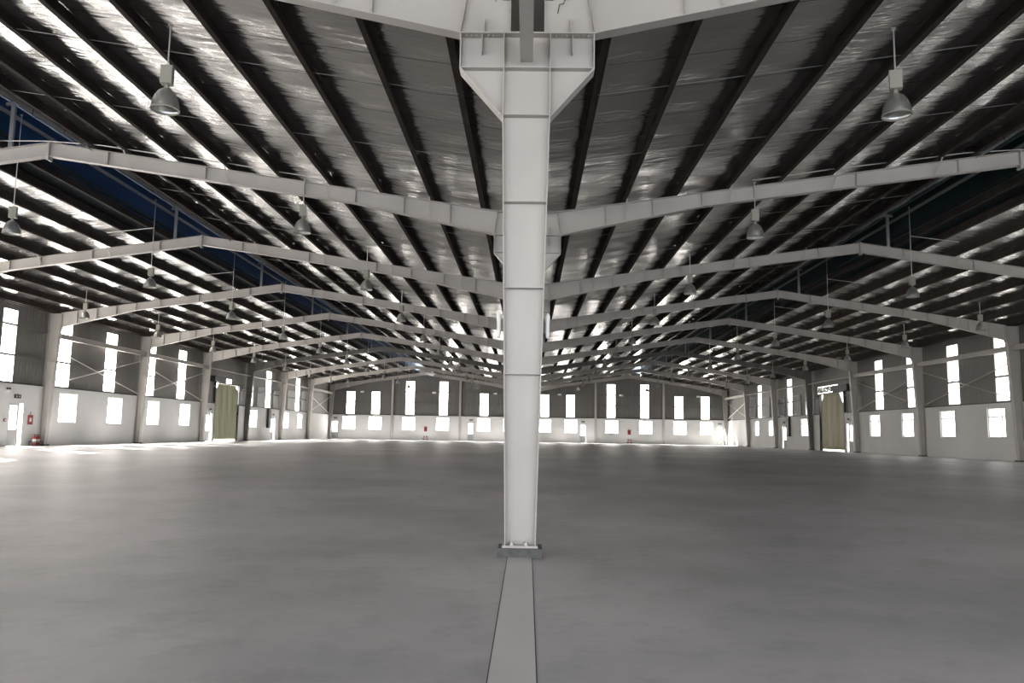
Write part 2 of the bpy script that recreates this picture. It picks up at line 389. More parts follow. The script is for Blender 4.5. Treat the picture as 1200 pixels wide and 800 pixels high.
for i, (u, v, t) in enumerate(FS):
    strips.append((u, v, 3.58, t)); window(put_far, u, v, 3.58, t, 0.13, '%s daylight strip in the far wall cladding, %s' % ('tall' if t > 7 else 'short', NTH[i]), False)
b = MB(); wall_grid(strips, -XW - 0.2, XW + 0.2, 3.5, 7.0, put_far, 0.12, 0.16, b)
# gable part above 7.0 keeps the tall strips open
for s in (-1, 1):
    def top(u): return zroof(u) + PUR + 0.14
    cuts = sorted(set([0.0, RX, XW + 0.2] + [abs(v) for (u, w, t) in FS if t > 7 and (u > 0) == (s > 0) for v in (u, w)]))
    for i in range(len(cuts) - 1):
        a, c = cuts[i], cuts[i + 1]; mid = s * (a + c) / 2
        z0 = 7.0
        for (u, v, t) in FS:
            if t > 7 and u < mid < v: z0 = t
        b.prism([(s * a, z0), (s * c, z0), (s * c, top(c)), (s * a, top(a))], 'y', FAR + 0.12, FAR + 0.16)
b.build('wall_cladding', M['clad'], fw)
b = MB()
b.box(-XW, XW, FAR - 0.03, FAR + 0.12, 3.47, 3.56)
tag(b.build('trim_4', M['trim']), 'dark metal flashing along the top of the low far wall', 'flashing', kind='structure')

# rear wall behind the viewpoint with two big open doorways
b = MB()
put_rear = lambda u, z, d: (u, REAR - d, z)
RD = [(-19.5, -13.0, -0.3, 5.0), (-9, -2.5, -0.3, 5.0), (2.5, 9, -0.3, 5.0), (13, 19.5, -0.3, 5.0)]
wall_grid(RD, -XW - 0.2, XW + 0.2, -0.3, 7.0, put_rear, 0, 0.2, b)
for s in (-1, 1):
    b.prism([(0, 7.0), (s * RX, 7.0), (s * RX, zroof(RX) + 0.2), (0, zroof(0) + 0.2)], 'y', REAR, REAR - 0.2)
    b.prism([(s * RX, 7.0), (s * (XW + .2), 7.0), (s * (XW + .2), zroof(XW + .2) + 0.2), (s * RX, zroof(RX) + 0.2)], 'y', REAR, REAR - 0.2)
tag(b.build('wall_rear', M['clad']), 'dark ribbed end wall with open doorways behind the viewpoint', 'wall', kind='structure')

for i, x in enumerate((-22, -17, -12.5, -9, -5, -2.4, 2.4, 5, 9, 12.5, 17, 22)):  # unseen glowing strips added to light the top of the front column
    wn[0] += 1; b = MB(); b.box(x - .65, x + .65, REAR - .01, REAR + .0, 5.5, 5.52)
    o = b.build('window_%d' % wn[0], M['frame']); tag(o, 'added glowing fill strip in the end wall behind the viewpoint, %s' % NTH[i], 'window', kind='structure')
    b = MB(); b.quad((x - .6, REAR + .02, 5.52), (x + .6, REAR + .02, 5.52), (x + .6, REAR + .02, 7.0), (x - .6, REAR + .02, 7.0)); b.build('window_pane', M['strip_pane_rear'], o)

# ------------------------------------------------------------------ roof foil, outer sheets, ridge monitors
PUR = 0.27
def foil_slope(x0, x1, s, label):
    b = MB(); nx = max(2, int(abs(x1 - x0) / 0.33)); st = 0.3125; ny = int((FAR - REAR) / st)
    for j in range(ny + 1):
        y = REAR + j * st if j < ny else FAR
        ph = (y / 1.25) % 1.0; sag = math.sin(math.pi * ph)
        for i in range(nx + 1):
            x = x0 + (x1 - x0) * i / nx
            z = zroof(x) + PUR + 0.025 - 0.035 * sag + random.uniform(-0.012, 0.012)
            b.v.append((s * x, y, z))
    for j in range(ny):
        for i in range(nx):
            a = j * (nx + 1) + i; b.f.append((a, a + 1, a + nx + 2, a + nx + 1)); b.mi.append(0)
    o = b.build('ceiling', M['foil'], smooth=True); return tag(o, label, 'ceiling', kind='structure')
for s in (-1, 1):
    sd = SIDE[s]
    foil_slope(0.33, 11.42, s, 'silver insulation foil under the inner roof slope of the %s span' % sd)
    foil_slope(14.72, XW + 0.1, s, 'silver insulation foil under the outer roof slope of the %s span' % sd)
    # roof sheeting above the foil
    b = MB()
    for x0, x1 in ((0.3, 11.45), (13.75, XW + 0.4)):
        b.prism([(s * x0, zroof(x0) + PUR + 0.08), (s * x1, zroof(x1) + PUR + 0.08), (s * x1, zroof(x1) + PUR + 0.14), (s * x0, zroof(x0) + PUR + 0.14)], 'y', REAR, FAR + 0.2)
    tag(b.build('ceiling', M['monroof']), 'dark metal roof sheeting over the %s span' % sd, 'roof', kind='structure')
    # valley gutter half
    # ridge monitor (raised vent) walls and roof
    b = MB()
    za, zb = zroof(11.45) + PUR + 0.02, 10.03
    b.box(min(s * 11.35, s * 11.40), max(s * 11.35, s * 11.40), REAR, FAR, za, 10.075)
    b.box(min(s * 13.9, s * 13.95), max(s * 13.9, s * 13.95), REAR, FAR, za - 0.2, zb)
    mw = b.build('ceiling', M['blue'] if s < 0 else M['teal']); tag(mw, 'dark %s side sheets of the raised ridge vent over the %s span' % ('blue' if s < 0 else 'teal', sd), 'ridge vent', kind='structure')
    b = MB()
    b.prism([(s * 11.0, 9.98), (s * RX, 10.3), (s * 14.3, 9.98), (s * 14.3, 10.04), (s * RX, 10.36), (s * 11.0, 10.04)], 'y', REAR, FAR + 0.2)
    b.build('vent_roof', M['blue'] if s < 0 else M['teal'], mw)
    b = MB()
    b.box(min(s * 13.82, s * 13.9), max(s * 13.82, s * 13.9), REAR, FAR, 9.66, 9.74)
    b.build('vent_girt', M['vent'], mw)
    b = MB()   # turned-down foil edge along the opening
    st = 0.4; n = int((FAR - REAR) / st)
    for j in range(n + 1):
        y = REAR + j * st; dx = random.uniform(-0.02, 0.02); dz = random.uniform(-0.02, 0.02)
        b.v.append((s * (11.43 + dx), y, zroof(11.43) + PUR + 0.1)); b.v.append((s * (11.50 + dx), y, zroof(11.43) + PUR - 0.3 + dz))
    for j in range(n): b.f.append((2 * j, 2 * j + 1, 2 * j + 3, 2 * j + 2)); b.mi.append(0)
    b.build('foil_edge', M['foil_edge'], mw)
b = MB()
b.box(-0.33, -0.30, REAR, FAR, 7.0, 7.5); b.box(0.30, 0.33, REAR, FAR, 7.0, 7.5); b.box(-0.33, 0.33, REAR, FAR, 7.5, 7.52); b.box(-0.33, 0.33, REAR, FAR, 6.98, 7.0)
tag(b.build('ceiling', M['paint_dark']), 'dark valley gutter between the two spans above the centre columns', 'gutter', kind='structure')

# purlins (Z sections)
PX = [1.18 + 1.32 * i for i in range(8)]      # 1.18 .. 10.42
PIN = PX + [11.36]
POUT = [2 * RX - x for x in PX][::-1]
POUT = [13.86] + [x for x in POUT] + [24.2]
def purlin(x, s, label):
    z = zroof(x); b = MB(); y0, y1 = REAR, FAR
    t = 0.012
    b.box(s * x - t / 2, s * x + t / 2, y0, y1, z + 0.002, z + PUR)
    b.box(*sorted((s * x, s * (x - 0.085))), y0, y1, z + 0.002, z + 0.014)
    b.box(*sorted((s * x, s * (x + 0.085))), y0, y1, z + PUR - 0.012, z + PUR)
    b.box(*sorted((s * (x - 0.085), s * (x - 0.077))), y0, y1, z + 0.014, z + 0.036)
    o = b.build('roof_purlin', M['purlin']); return tag(o, label, 'purlin', 'roof purlins')
for s in (-1, 1):
    for i, x in enumerate(PIN):
        purlin(x, s, 'dark roof purlin on the inner slope of the %s span, %s from the centre columns' % (SIDE[s], 'nearest' if i == 0 else ORD[i]))
    for i, x in enumerate(POUT[::-1]):
        purlin(x, s, 'dark roof purlin on the outer slope of the %s span, %s from the side wall' % (SIDE[s], 'nearest' if i == 0 else ORD[i]))

# sag rods
for s in (-1, 1):
    for part, (x0, x1) in (('inner', (1.18, 11.36)),):
        for k in range(0, 5):
            for q, dy in enumerate((3.5, 6.8)):
                y = FR[k] + dy; b = MB()
                b.tube([(s * x0, y, zroof(x0) + 0.09), (s * x1, y, zroof(x1) + 0.09)], 0.0065, 6)
                tag(b.build('sag_rod', M['sag']), 'thin steel sag rod across the %s %s slope purlins, %s in %s bay' % (SIDE[s], part, ('nearer', 'farther')[q], ORD[k]), 'sag rod', 'sag rods')

# ------------------------------------------------------------------ centre columns
def centre_column_parts(root, mat, full=True):
    """local origin at base centre on the floor, z up to 6.49 at bracket top for floor z=0"""
    H = root['top']
    z0, zt = 0.125, H - 1.09; zm = H - 0.46
    def hw(z): return 0.183 + (0.30 - 0.183) * min(1, (z - z0) / (zt - z0))
    b = MB(); b.prism([(-hw(z0) + .012, z0), (hw(z0) - .012, z0), (0.288, zt), (0.288, H), (-0.288, H), (-0.288, zt)], 'y', -0.005, 0.005); b.build('web', mat, root)
    for s in (-1, 1):
        b = MB(); b.prism([(s * hw(z0), z0), (s * (hw(z0) - .012), z0), (s * .288, zt), (s * .288, H), (s * .30, H), (s * .30, zt)], 'y', -0.13, 0.13); b.build('flange', mat, root)
        # bracket wing: web, sloping flange, edge flange
        b = MB(); b.prism([(s * .30, zt), (s * .84, zm), (s * .84, H - .015), (s * .30, H - .015)], 'y', -0.005, 0.005); br = b.build('bracket', mat, root)
        b = MB(); b.prism([(s * .30, zt), (s * .30, zt - .02), (s * .855, zm - .015), (s * .855, H - .015), (s * .84, H - .015), (s * .84, zm)], 'y', -0.11, 0.11); b.build('bracket_flange', mat, br)
        b = MB(); b.box(*sorted((s * .30, s * .84)), -0.11, 0.11, zm - .006, zm + .006); b.build('bracket_stiffener', mat, br)
        b = MB(); b.prism([(s * .575 - .004, H - .015), (s * .575 + .004, H - .015), (s * .575 + .004, H - .26), (s * .575 - .004, H - .26)], 'y', -0.10, -0.005); b.build('gusset', mat, br)
    b = MB(); b.box(-.87, .87, -0.13, 0.13, H - .015, H + .003); b.build('top_plate', mat, root)
    for z in (2.15, 3.21, 4.29, zt + .01, zm):
        w = hw(min(z, zt)) - .013 if z < zm else .285
        b = MB(); b.box(-w, w, -0.115, -0.006, z - .005, z + .005); b.box(-w, w, 0.006, 0.115, z - .005, z + .005); b.build('stiffener', mat, root)
    b = MB(); b.box(-.21, .21, -0.16, 0.16, .10, .125); b.build('base_plate', mat, root)
    b = MB(); b.box(-.26, .26, -0.22, 0.22, -0.02, .10); b.build('plinth', M['plinth'], root)
    if full:
        for (x, y) in ((-.10, -.09), (.07, -.09), (-.10, .09), (.07, .09)):
            b = MB(); b.lathe([(0, 0), (.045, 0), (.045, .006), (.03, .006), (.03, .034), (.013, .036), (.013, .055), (0, .055)], (x, y, .125), 12); b.build('anchor_bolt', M['bolt'], root)
        for s in (-1, 1):
            for x in (.36, .44, .50, .65, .71, .78):
                b = MB(); b.lathe([(0, 0), (.016, 0), (.016, .022), (0, .022)], (s * x, -.07, H - .037), 6); b.build('flange_bolt', M['bolt'], root)
TOP = 6.49
for k in range(10):
    h = hfloor(FR[k]); yk = FR[k] if k < 9 else FAR - 0.17
    lab = 'big tapered pale steel centre column on a concrete plinth, nearest the camera' if k == 0 else 'pale steel centre column hidden behind the front one, %s in the row' % ORD[k]
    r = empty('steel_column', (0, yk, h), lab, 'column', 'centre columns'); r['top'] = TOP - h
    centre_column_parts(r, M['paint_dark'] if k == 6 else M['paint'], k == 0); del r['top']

# valley tie beams between the brackets
pairs = [(-0.3, FR[0])] + [(FR[k], FR[k + 1]) for k in range(9)]
for i, (a, c) in enumerate(pairs):
    b = MB(); z = 6.09; a2 = a + 0.02 if i else a; c2 = c - 0.12 if i < 9 else c - 0.3
    a2 += 0.12
    b.box(-.085, .075, a2, c2, z, z + .012); b.box(-.085, .075, a2, c2, z + .29, z + .302); b.box(-.01, .0, a2, c2, z + .012, z + .29)
    o = b.build('tie_beam', M['paint'])
    tag(o, 'pale longitudinal steel beam %s' % ('reaching overhead from the camera to the front column bracket' if i == 0 else 'between the %s and %s centre columns' % (ORD[i - 1], ORD[i])), 'beam', 'valley beams')

# ------------------------------------------------------------------ rafters
def zt_(x): return zroof(x)
def raf_bot_in(x):
    d = 0.56 + (0.37 - 0.56) * min(1, max(0, (x - .86) / 3.6)); return zt_(x) - d
def raf_bot_out(x):
    d = 0.37 + (0.75 - 0.37) * max(0, (x - 20.0) / 3.85); return zt_(x) - d
def rafter_in(s, mat):
    root = bpy.data.objects.new('roof_rafter', None); COL.objects.link(root)
    T = .012
    top = [(.22, zt_(.22)), (4.46, zt_(4.46)), (RX, zt_(RX))]
    bot = [(RX, raf_bot_in(RX)), (4.46, raf_bot_in(4.46)), (.86, TOP + .006), (.22, TOP + .006)]
    b = MB(); b.prism([(s * x, z) for x, z in top + bot], 'y', -.004, .004); b.build('web', mat, root)
    for nm, line, d in (('top_flange', top, -T), ('bottom_flange', bot, T)):
        b = MB()
        for (x0, z0), (x1, z1) in zip(line[:-1], line[1:]):
            b.prism([(s * x0, z0), (s * x1, z1), (s * x1, z1 + d), (s * x0, z0 + d)], 'y', -.1, .1)
        b.build(nm, mat, root)
    def stiff(x, dep=.095, slant=0.0):
        b = MB(); zb = raf_bot_in(x) if x > .9 else TOP + .01
        b.prism([(s * (x + slant) - .004, zt_(x) - T), (s * (x + slant) + .004, zt_(x) - T), (s * x + .004, zb + T), (s * x - .004, zb + T)], 'y', -dep, dep); b.build('stiffener', mat, root)
    stiff(.22); stiff(.86, slant=-.1)
    b = MB(); b.box(*sorted((s * .546, s * .554)), -.095, -.004, TOP + .018, TOP + .22); b.build('gusset', mat, root)
    for x in (2.0, 3.2, 4.46, 5.8, 8.4, 11.0): stiff(x)
    b = MB(); x = RX - .012; b.prism([(s * (RX - .03), zt_(RX) + .03), (s * (RX - .002), zt_(RX) + .03), (s * (RX - .002), raf_bot_in(RX) - .1), (s * (RX - .03), raf_bot_in(RX) - .1)], 'y', -.1, .1); b.build('end_plate', mat, root)
    for x in (2.5, 5.14, 7.78, 10.42):
        b = MB(); b.beam((s * x, -.45, zt_(x) + .03), (s * x, -.06, raf_bot_in(x) + .03), .035, .006); b.build('flange_brace', mat, root)
    return root
def rafter_out(s, mat):
    root = bpy.data.objects.new('roof_rafter', None); COL.objects.link(root)
    T = .012; XE = 23.82
    top = [(RX, zt_(RX)), (20.0, zt_(20.0)), (XE, zt_(XE))]
    bot = [(XE, raf_bot_out(XE)), (20.0, raf_bot_out(20.0)), (RX, raf_bot_out(RX))]
    b = MB(); b.prism([(s * x, z) for x, z in top + bot], 'y', -.004, .004); b.build('web', mat, root)
    for nm, line, d in (('top_flange', top, -T), ('bottom_flange', bot, T)):
        b = MB()
        for (x0, z0), (x1, z1) in zip(line[:-1], line[1:]):
            b.prism([(s * x0, z0), (s * x1, z1), (s * x1, z1 + d), (s * x0, z0 + d)], 'y', -.1, .1)
        b.build(nm, mat, root)
    for x in (14.2, 16.8, 18.8, 20.0, 21.0, 22.0, 23.0):
        b = MB(); b.prism([(s * x - .004, zt_(x) - T), (s * x + .004, zt_(x) - T), (s * x + .004, raf_bot_out(x) + T), (s * x - .004, raf_bot_out(x) + T)], 'y', -.095, .095); b.build('stiffener', mat, root)
    for x in (RX, XE - .028):
        b = MB(); b.prism([(s * (x + .002), zt_(x) + .0), (s * (x + .03), zt_(x) + .0), (s * (x + .03), raf_bot_out(x) - .1), (s * (x + .002), raf_bot_out(x) - .1)], 'y', -.1, .1); b.build('end_plate', mat, root)
    for x in (16.1, 18.74, 21.38):
        b = MB(); b.beam((s * x, -.45, zt_(x) + .03), (s * x, -.06, raf_bot_out(x) + .03), .035, .006); b.build('flange_brace', mat, root)
    return root
def side_column(s, mat):
    root = bpy.data.objects.new('steel_column', None); COL.objects.link(root)
    xo = XW - .03; T = .012; z0 = .10; H = zroof(23.85) - .02
    b = MB(); b.prism([(s * (xo - .012), z0), (s * (xo - .28), z0), (s * (xo - .6), H), (s * (xo - .012), H)], 'y', -.004, .004); b.build('web', mat, root)
    b = MB(); b.box(*sorted((s * xo, s * (xo - T))), -.12, .12, z0, H); b.build('flange', mat, root)
    b = MB(); b.prism([(s * (xo - .28), z0), (s * (xo - .292), z0), (s * (xo - .612), H), (s * (xo - .6), H)], 'y', -.12, .12); b.build('flange', mat, root)
    for z in (2.2, 3.5, 4.6, 5.8, H - .02):
        w = .28 + .32 * (z - z0) / (H - z0)
        b = MB(); b.box(*sorted((s * (xo - .013), s * (xo - w + .002))), -.11, -.005, z - .005, z + .005); b.build('stiffener', mat, root)
    b = MB(); b.box(*sorted((s * xo, s * (xo - .34))), -.16, .16, .08, .10); b.build('base_plate', mat, root)
    b = MB(); b.box(*sorted((s * (xo + .0), s * (xo - .36))), -.2, .2, -.02, .08); b.build('plinth', M['plinth'], root)
    return root
protos = {}
for s in (-1, 1):
    for dark in (0, 1):
        mat = M['paint_dark'] if dark else M['paint']
        protos[s, dark] = None
for s in (-1, 1):
    for k in range(10):
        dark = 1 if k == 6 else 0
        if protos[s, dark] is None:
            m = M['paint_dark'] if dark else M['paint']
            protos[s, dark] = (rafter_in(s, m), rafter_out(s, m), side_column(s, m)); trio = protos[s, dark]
        else:
            trio = [copy_tree(o) for o in protos[s, dark]]
        yk = FR[k] if k < 9 else FAR - 0.17
        for o, part in zip(trio, ('inner', 'outer', 'col')):
            o.location = (0, yk, 0) if part != 'col' else (0, yk, hfloor(yk))
            tone = 'dark' if dark else 'pale'
            if part == 'inner': tag(o, '%s steel roof rafter from the centre row up to the %s ridge, %s frame' % (tone, SIDE[s], ORD[k]), 'rafter', 'roof rafters')
            elif part == 'outer': tag(o, '%s steel roof rafter from the %s ridge down to the side wall, %s frame' % (tone, SIDE[s], ORD[k]), 'rafter', 'roof rafters')
            else: tag(o, '%s tapered steel column against the %s wall, %s frame from the camera' % (tone, SIDE[s], ORD[k]), 'column', 'side wall columns')
# side column tops: lower the copies so that they end at the roof whatever the floor does
for o in list(bpy.data.objects):
    if o.name.startswith('steel_column') and o.parent is None and abs(o.location.x) < 1e-6 and o.get('group') == 'side wall columns':
        o.scale.z = (zroof(23.85) - .03 - o.location.z) / (zroof(23.85) - .02)

# monitor posts on every frame
for s in (-1, 1):
    for k in range(1, 9):
        y = FR[k]; r = empty('vent_post', (s * 13.66, y, zroof(13.66)), 'grey post and cross bar holding the raised vent of the %s ridge, %s frame' % (SIDE[s], ORD[k]), 'vent post', 'ridge vent posts')
        H = 9.92 - zroof(13.66)
        b = MB(); b.box(-.05, .05, -.04, .04, 0, H); b.build('post', M['vent'], r)
        b = MB(); b.box(-.09, .09, -.07, .07, 0.0, .012); b.build('foot_plate', M['vent'], r)
        b = MB(); b.beam((0, 0, H), (-s * 2.1, 0, H + .03), .07, .08); b.beam((0, 0, H), (s * .2, 0, H - .03), .07, .08); b.build('cross_bar', M['vent'], r)

# far wall posts
for i, x in enumerate((-16.63, -8.26, 8.37, 16.68)):
    r = empty('wind_post', (x, FAR - .17, hfloor(FAR)), 'slim pale steel wind post against the far wall, %s' % ['leftmost of four', 'second from the left of four', 'third from the left of four', 'rightmost of four'][i], 'post', 'far wall posts')
    H = zroof(x) - .37 - .02 - hfloor(FAR)
    b = MB(); b.box(-.12, .12, -.1, -.09, 0.02, H); b.box(-.12, .12, .09, .1, 0.02, H); b.build('flange', M['paint'], r)
    b = MB(); b.box(-.004, .004, -.09, .09, 0.02, H); b.build('web', M['paint'], r)
    b = MB(); b.box(-.16, .16, -.14, .14, 0, .02); b.build('base_plate', M['paint'], r)

# girts on the walls
def girt(x0, x1, y0, y1, z, label, m='trim'):
    b = MB(); b.box(x0, x1, y0, y1, z - .006, z + .006); 
    if abs(x1 - x0) < 1: xe = x0 if abs(x0) < abs(x1) else x1; b.box(xe - .004, xe + .004, y0, y1, z - .1, z + .0)
    else: b.box(x0, x1, y0, y0 + .008, z - .1, z)
    tag(b.build('wall_girt', M[m]), label, 'girt', 'wall girts')
M['girt'] = simple('girt_grey', (0.13, 0.125, 0.12), 0.5)
for s in (-1, 1):
    for z, nm in ((4.82, 'lower'), (6.26, 'upper')):
        girt(*sorted((s * (XW - .0), s * (XW + .12))), FR[1], 62.1, z, '%s horizontal wall girt on the near part of the %s wall cladding' % (nm, SIDE[s]), 'girt')
        girt(*sorted((s * (XW - .0), s * (XW + .12))), 67.3, FAR, z, '%s horizontal wall girt on the far part of the %s wall cladding' % (nm, SIDE[s]), 'girt')
for z, nm in ((5.1, 'lower'), (6.42, 'upper')):
    girt(-XW, XW, FAR + .0, FAR + .11, z, '%s horizontal girt across the far wall cladding' % nm, 'girt')

# eave beams, braces
for s in (-1, 1):
    x = s * (XW - .34)
    for k in range(1, 9):
        if k == 2 and s < 0: continue
        a, c = FR[k] + .006, FR[k + 1] - .006
        if k == 8: c = FAR - .18
        big = k in (2, 3, 4, 8)
        if k == 2 and s < 0: big = False
        b = MB()
        if big: b.box(x - .09, x + .09, a, c, 5.93, 5.945); b.box(x - .09, x + .09, a, c, 6.175, 6.19); b.box(x - .006, x + .006, a, c, 5.945, 6.175)
        else: b.tube([(x, a, 6.06), (x, c, 6.06)], .045, 8)
        tag(b.build('eave_beam', M['paint']), '%s between the %s and %s %s wall columns' % ('pale horizontal eave beam' if big else 'thin pale horizontal strut pipe', ORD[k], ORD[k + 1], SIDE[s]), 'beam', 'eave beams')
    for k in (3, 4, 8):
        a, c = FR[k], FR[k + 1] - (.17 if k == 8 else 0); xb = s * (XW - .14)
        for q, (za, zb) in enumerate(((5.45, 3.52), (3.52, 5.6))):
            b = MB(); xq = xb + (.03 if q else -.03)
            b.tube([(xq, a + .14, za), (xq, c - .14, zb)], .027, 8)
            tag(b.build('brace_rod', M['rod']), 'diagonal brace rod %s in the bay between %s and %s %s wall columns' % (('falling away', 'rising away')[q], ORD[k], ORD[k + 1], SIDE[s]), 'brace rod', 'wall bracing')

# ------------------------------------------------------------------ tall tarpaulin doorways
for s in (-1, 1):
    sd = SIDE[s]; dn[0] += 1
    b = MB(); x0, x1 = sorted((s * (XW - .02), s * (XW + .2)))
    b.box(x0, x1, 62.05, 62.15, hfloor(62), 5.15); b.box(x0, x1, 67.2, 67.3, hfloor(62), 5.15); b.box(x0, x1, 62.05, 67.3, 5.05, 5.15)
    o = b.build('door_%d' % dn[0], M['trim']); tag(o, 'tall dark framed goods doorway in the %s wall' % sd, 'doorway', kind='structure')
    # dark header box
    b = MB(); hx0, hx1 = sorted((s * (XW - .35), s * (XW + .11)))
    if s < 0: b.box(hx0, hx1, 61.0, 63.3, 5.1, 5.55)
    else: b.box(hx0, hx1, 60.6, 63.4, 5.1, 5.6)
    b.build('header_box', M['trim'], o)
    b = MB(); b.quad((s * (XW + .15), gapz[0], 5.1) if 0 else (s * (XW + .14), 63.4, 5.15), (s * (XW + .14), 65.65 if s < 0 else 67.9, 5.15), (s * (XW + .14), 65.65 if s < 0 else 67.9, 5.5 if s < 0 else 5.75), (s * (XW + .14), 63.4, 5.5 if s < 0 else 5.75)); b.build('gap_pane', M['strip_pane_' + sd], o)
    # hanging tarpaulin with folded upper corners
    cn, cf = (.5, .55) if s < 0 else (.95, .7)        # near / far corner cut
    y0, y1, z0, z1 = 62.22, 67.12, hfloor(62) + .14, 5.04
    b = MB(); n, mz = 28, 18
    X = lambda y, z: s * (XW + .06 + .03 * math.sin(y * 5.1) * (0.4 + 0.6 * (z - z0) / (z1 - z0)) + .015 * math.sin(y * 11 + z * 2))
    def ztop(y):
        t = z1
        if y - y0 < cn: t = min(t, z1 - (cn - (y - y0)) * 1.0)
        if y1 - y < cf: t = min(t, z1 - (cf - (y1 - y)) * 1.0)
        return t
    th = .02
    for side in (0, 1):
        for i in range(n + 1):
            y = y0 + (y1 - y0) * i / n
            for j in range(mz + 1):
                z = z0 + (ztop(y) - z0) * j / mz; b.v.append((X(y, z) + s * th * side, y, z))
    W = mz + 1; off = (n + 1) * W
    for i in range(n):
        for j in range(mz):
            a = i * W + j; b.f.append((a, a + 1, a + W + 1, a + W)); b.f.append((off + a, off + a + W, off + a + W + 1, off + a + 1)); b.mi += [0, 0]
    for i in range(n):
        for j in (0, mz):
            a = i * W + j; b.f.append((a, a + W, off + a + W, off + a)); b.mi.append(0)
    for i in (0, n):
        for j in range(mz):
            a = i * W + j; b.f.append((a, a + 1, off + a + 1, off + a)); b.mi.append(0)
    t = b.build('tarpaulin', M['tarp_l'] if s < 0 else M['tarp_r'], smooth=True)
    tag(t, 'tall %s tarpaulin curtain with folded top corners hanging in the %s wall doorway' % ('olive green' if s < 0 else 'tan and green', sd), 'tarpaulin')
    # daylight behind the doorway
    b = MB(); b.quad((s * (XW + .19), 62.15, hfloor(62)), (s * (XW + .19), 67.2, hfloor(62)), (s * (XW + .19), 67.2, 5.05), (s * (XW + .19), 62.15, 5.05)); b.build('daylit_sheet', M['strip_pane_' + sd], o)
    if s > 0:   # ragged foliage silhouetted in the gap
        b = MB(); rnd = random.Random(3)
        for _ in range(520):
            y = rnd.uniform(63.55, 67.75); z = rnd.uniform(5.24, 5.66); r = rnd.uniform(.05, .13); a = rnd.uniform(0, 6.3); x = XW + rnd.uniform(.05, .12)
            pts = [(x + rnd.uniform(-.02, .02), y + r * math.cos(a + q) * (1 if i % 2 else .45), z + r * math.sin(a + q) * (1 if i % 2 else .45)) for i, q in enumerate((0, 1.57, 3.14, 4.71))]
            b.quad(*pts)
        tag(b.build('foliage', M['leaf']), 'dark leaves seen in the gap above the right wall doorway', 'foliage', kind='stuff')

# louvred vent panels in the cladding
def vent(s, y0, y1, z0, z1, label):
    x = s * (XW + .05); r = empty('wall_vent', (x, (y0 + y1) / 2, z0), label, 'vent', 'grey wall vents')
    w = (y1 - y0) / 2; h = z1 - z0; b = MB()
    b.box(-.06, .06, -w, -w + .06, 0, h); b.box(-.06, .06, w - .06, w, 0, h); b.box(-.06, .06, -w, w, 0, .06); b.box(-.06, .06, -w, w, h - .06, h); b.build('vent_frame', M['vent'], r)
    n = max(3, int((y1 - y0) / .28)); b = MB()
    for i in range(n):
        y = -w + .08 + (2 * w - .16) * (i + .5) / n; b.prism([(-.03, y - .08), (.01, y - .09), (.03, y + .08), (-.01, y + .09)], 'z', .06, h - .06)
    b.build('louvres', M['vent'], r)
for s in (-1, 1):
    vent(s, 67.45, 68.6, 3.56, 4.85, 'grey louvred panel between the tall doorway and the dark %s wall column' % SIDE[s])
    vent(s, 72.0, 74.1, 3.56, 5.3, 'grey louvred panel between the two daylight strips, seventh bay of the %s wall' % SIDE[s])
    vent(s, 76.6, 78.2, 3.56, 5.2, 'grey louvred panel above the far exit door of the %s wall' % SIDE[s])
    vent(s, 81.2, 83.6, 3.56, 5.5, 'grey louvred panel between the two daylight strips, eighth bay of the %s wall' % SIDE[s])
    vent(s, 86.2, 88.1, 3.56, 5.7, 'grey louvred panel beside the ninth %s wall column' % SIDE[s])
    # narrow dark cabinet hung from the flashing
    b = MB(); x0, x1 = sorted((s * (XW - .05), s * (XW - .25))); b.box(x0, x1, 74.6, 75.2, 1.6, 3.4)
    r = b.build('cable_cabinet', M['trim']); tag(r, 'narrow dark cabinet high on the %s wall beside the far exit door' % SIDE[s], 'cabinet')
    b = MB(); b.tube([(s * (XW - .1), 74.9, 3.4), (s * (XW - .1), 74.9, 5.2)], .03, 8); b.build('cable_duct', M['trim'], r)

# ------------------------------------------------------------------ high-bay lamps
def make_lamp(rod):
    r = bpy.data.objects.new('high_bay_lamp', None); COL.objects.link(r)       # origin: reflector rim centre
    b = MB()
    prof = [(.215, 0), (.212, .05), (.198, .13), (.165, .22), (.12, .29), (.07, .33), (.05, .345), (.045, .34), (.065, .325), (.115, .283), (.16, .215), (.19, .13), (.205, .05), (.208, .004), (.215, 0)]
    b.lathe(prof, n=28); rf = b.build('reflector', M['refl'], r, True)
    b = MB(); b.lathe([(.222, -.012), (.222, .012), (.206, .012), (.206, -.012), (.222, -.012)], n=28); b.build('rim', M['box'], rf, True)
    b = MB(); b.lathe([(0, .09), (.03, .10), (.045, .15), (.045, .2), (.025, .27), (.02, .33), (0, .33)], n=14); b.build('bulb', M['white'], r, True)
    b = MB(); b.lathe([(0, .33), (.035, .33), (.04, .36), (.03, .39), (.025, .42), (0, .42)], n=14); b.build('lamp_holder', M['box'], r, True)
    b = MB(); b.box(-.088, .088, -.07, .07, .42, .70); b.box(-.092, .092, -.074, .074, .69, .71); b.build('ballast_box', M['box'], r)
    b = MB(); b.tube([(0, 0, .70), (0, 0, rod)], .012, 8); b.build('hanging_rod', M['rod'], r)
    b = MB(); b.tube([(-.03, 0, rod - .02), (.03, 0, rod - .02)], .025, 8); b.build('rod_hook', M['box'], r)
    return r
LZ = 6.42
ROWS = [(5.72, [11.95, 19.65, 27.72, 35.6, 43.4, 51.2, 59.0, 66.8, 74.6, 82.4, 90.2], 'inner'),
        (13.5, [20.1, 27.8, 35.65, 43.4, 51.2, 59.0, 66.8, 74.6, 82.4, 90.2], 'middle'),
        (20.5, [36.1, 43.4, 51.2, 59.0, 66.8, 74.6, 82.4, 90.2], 'outer')]
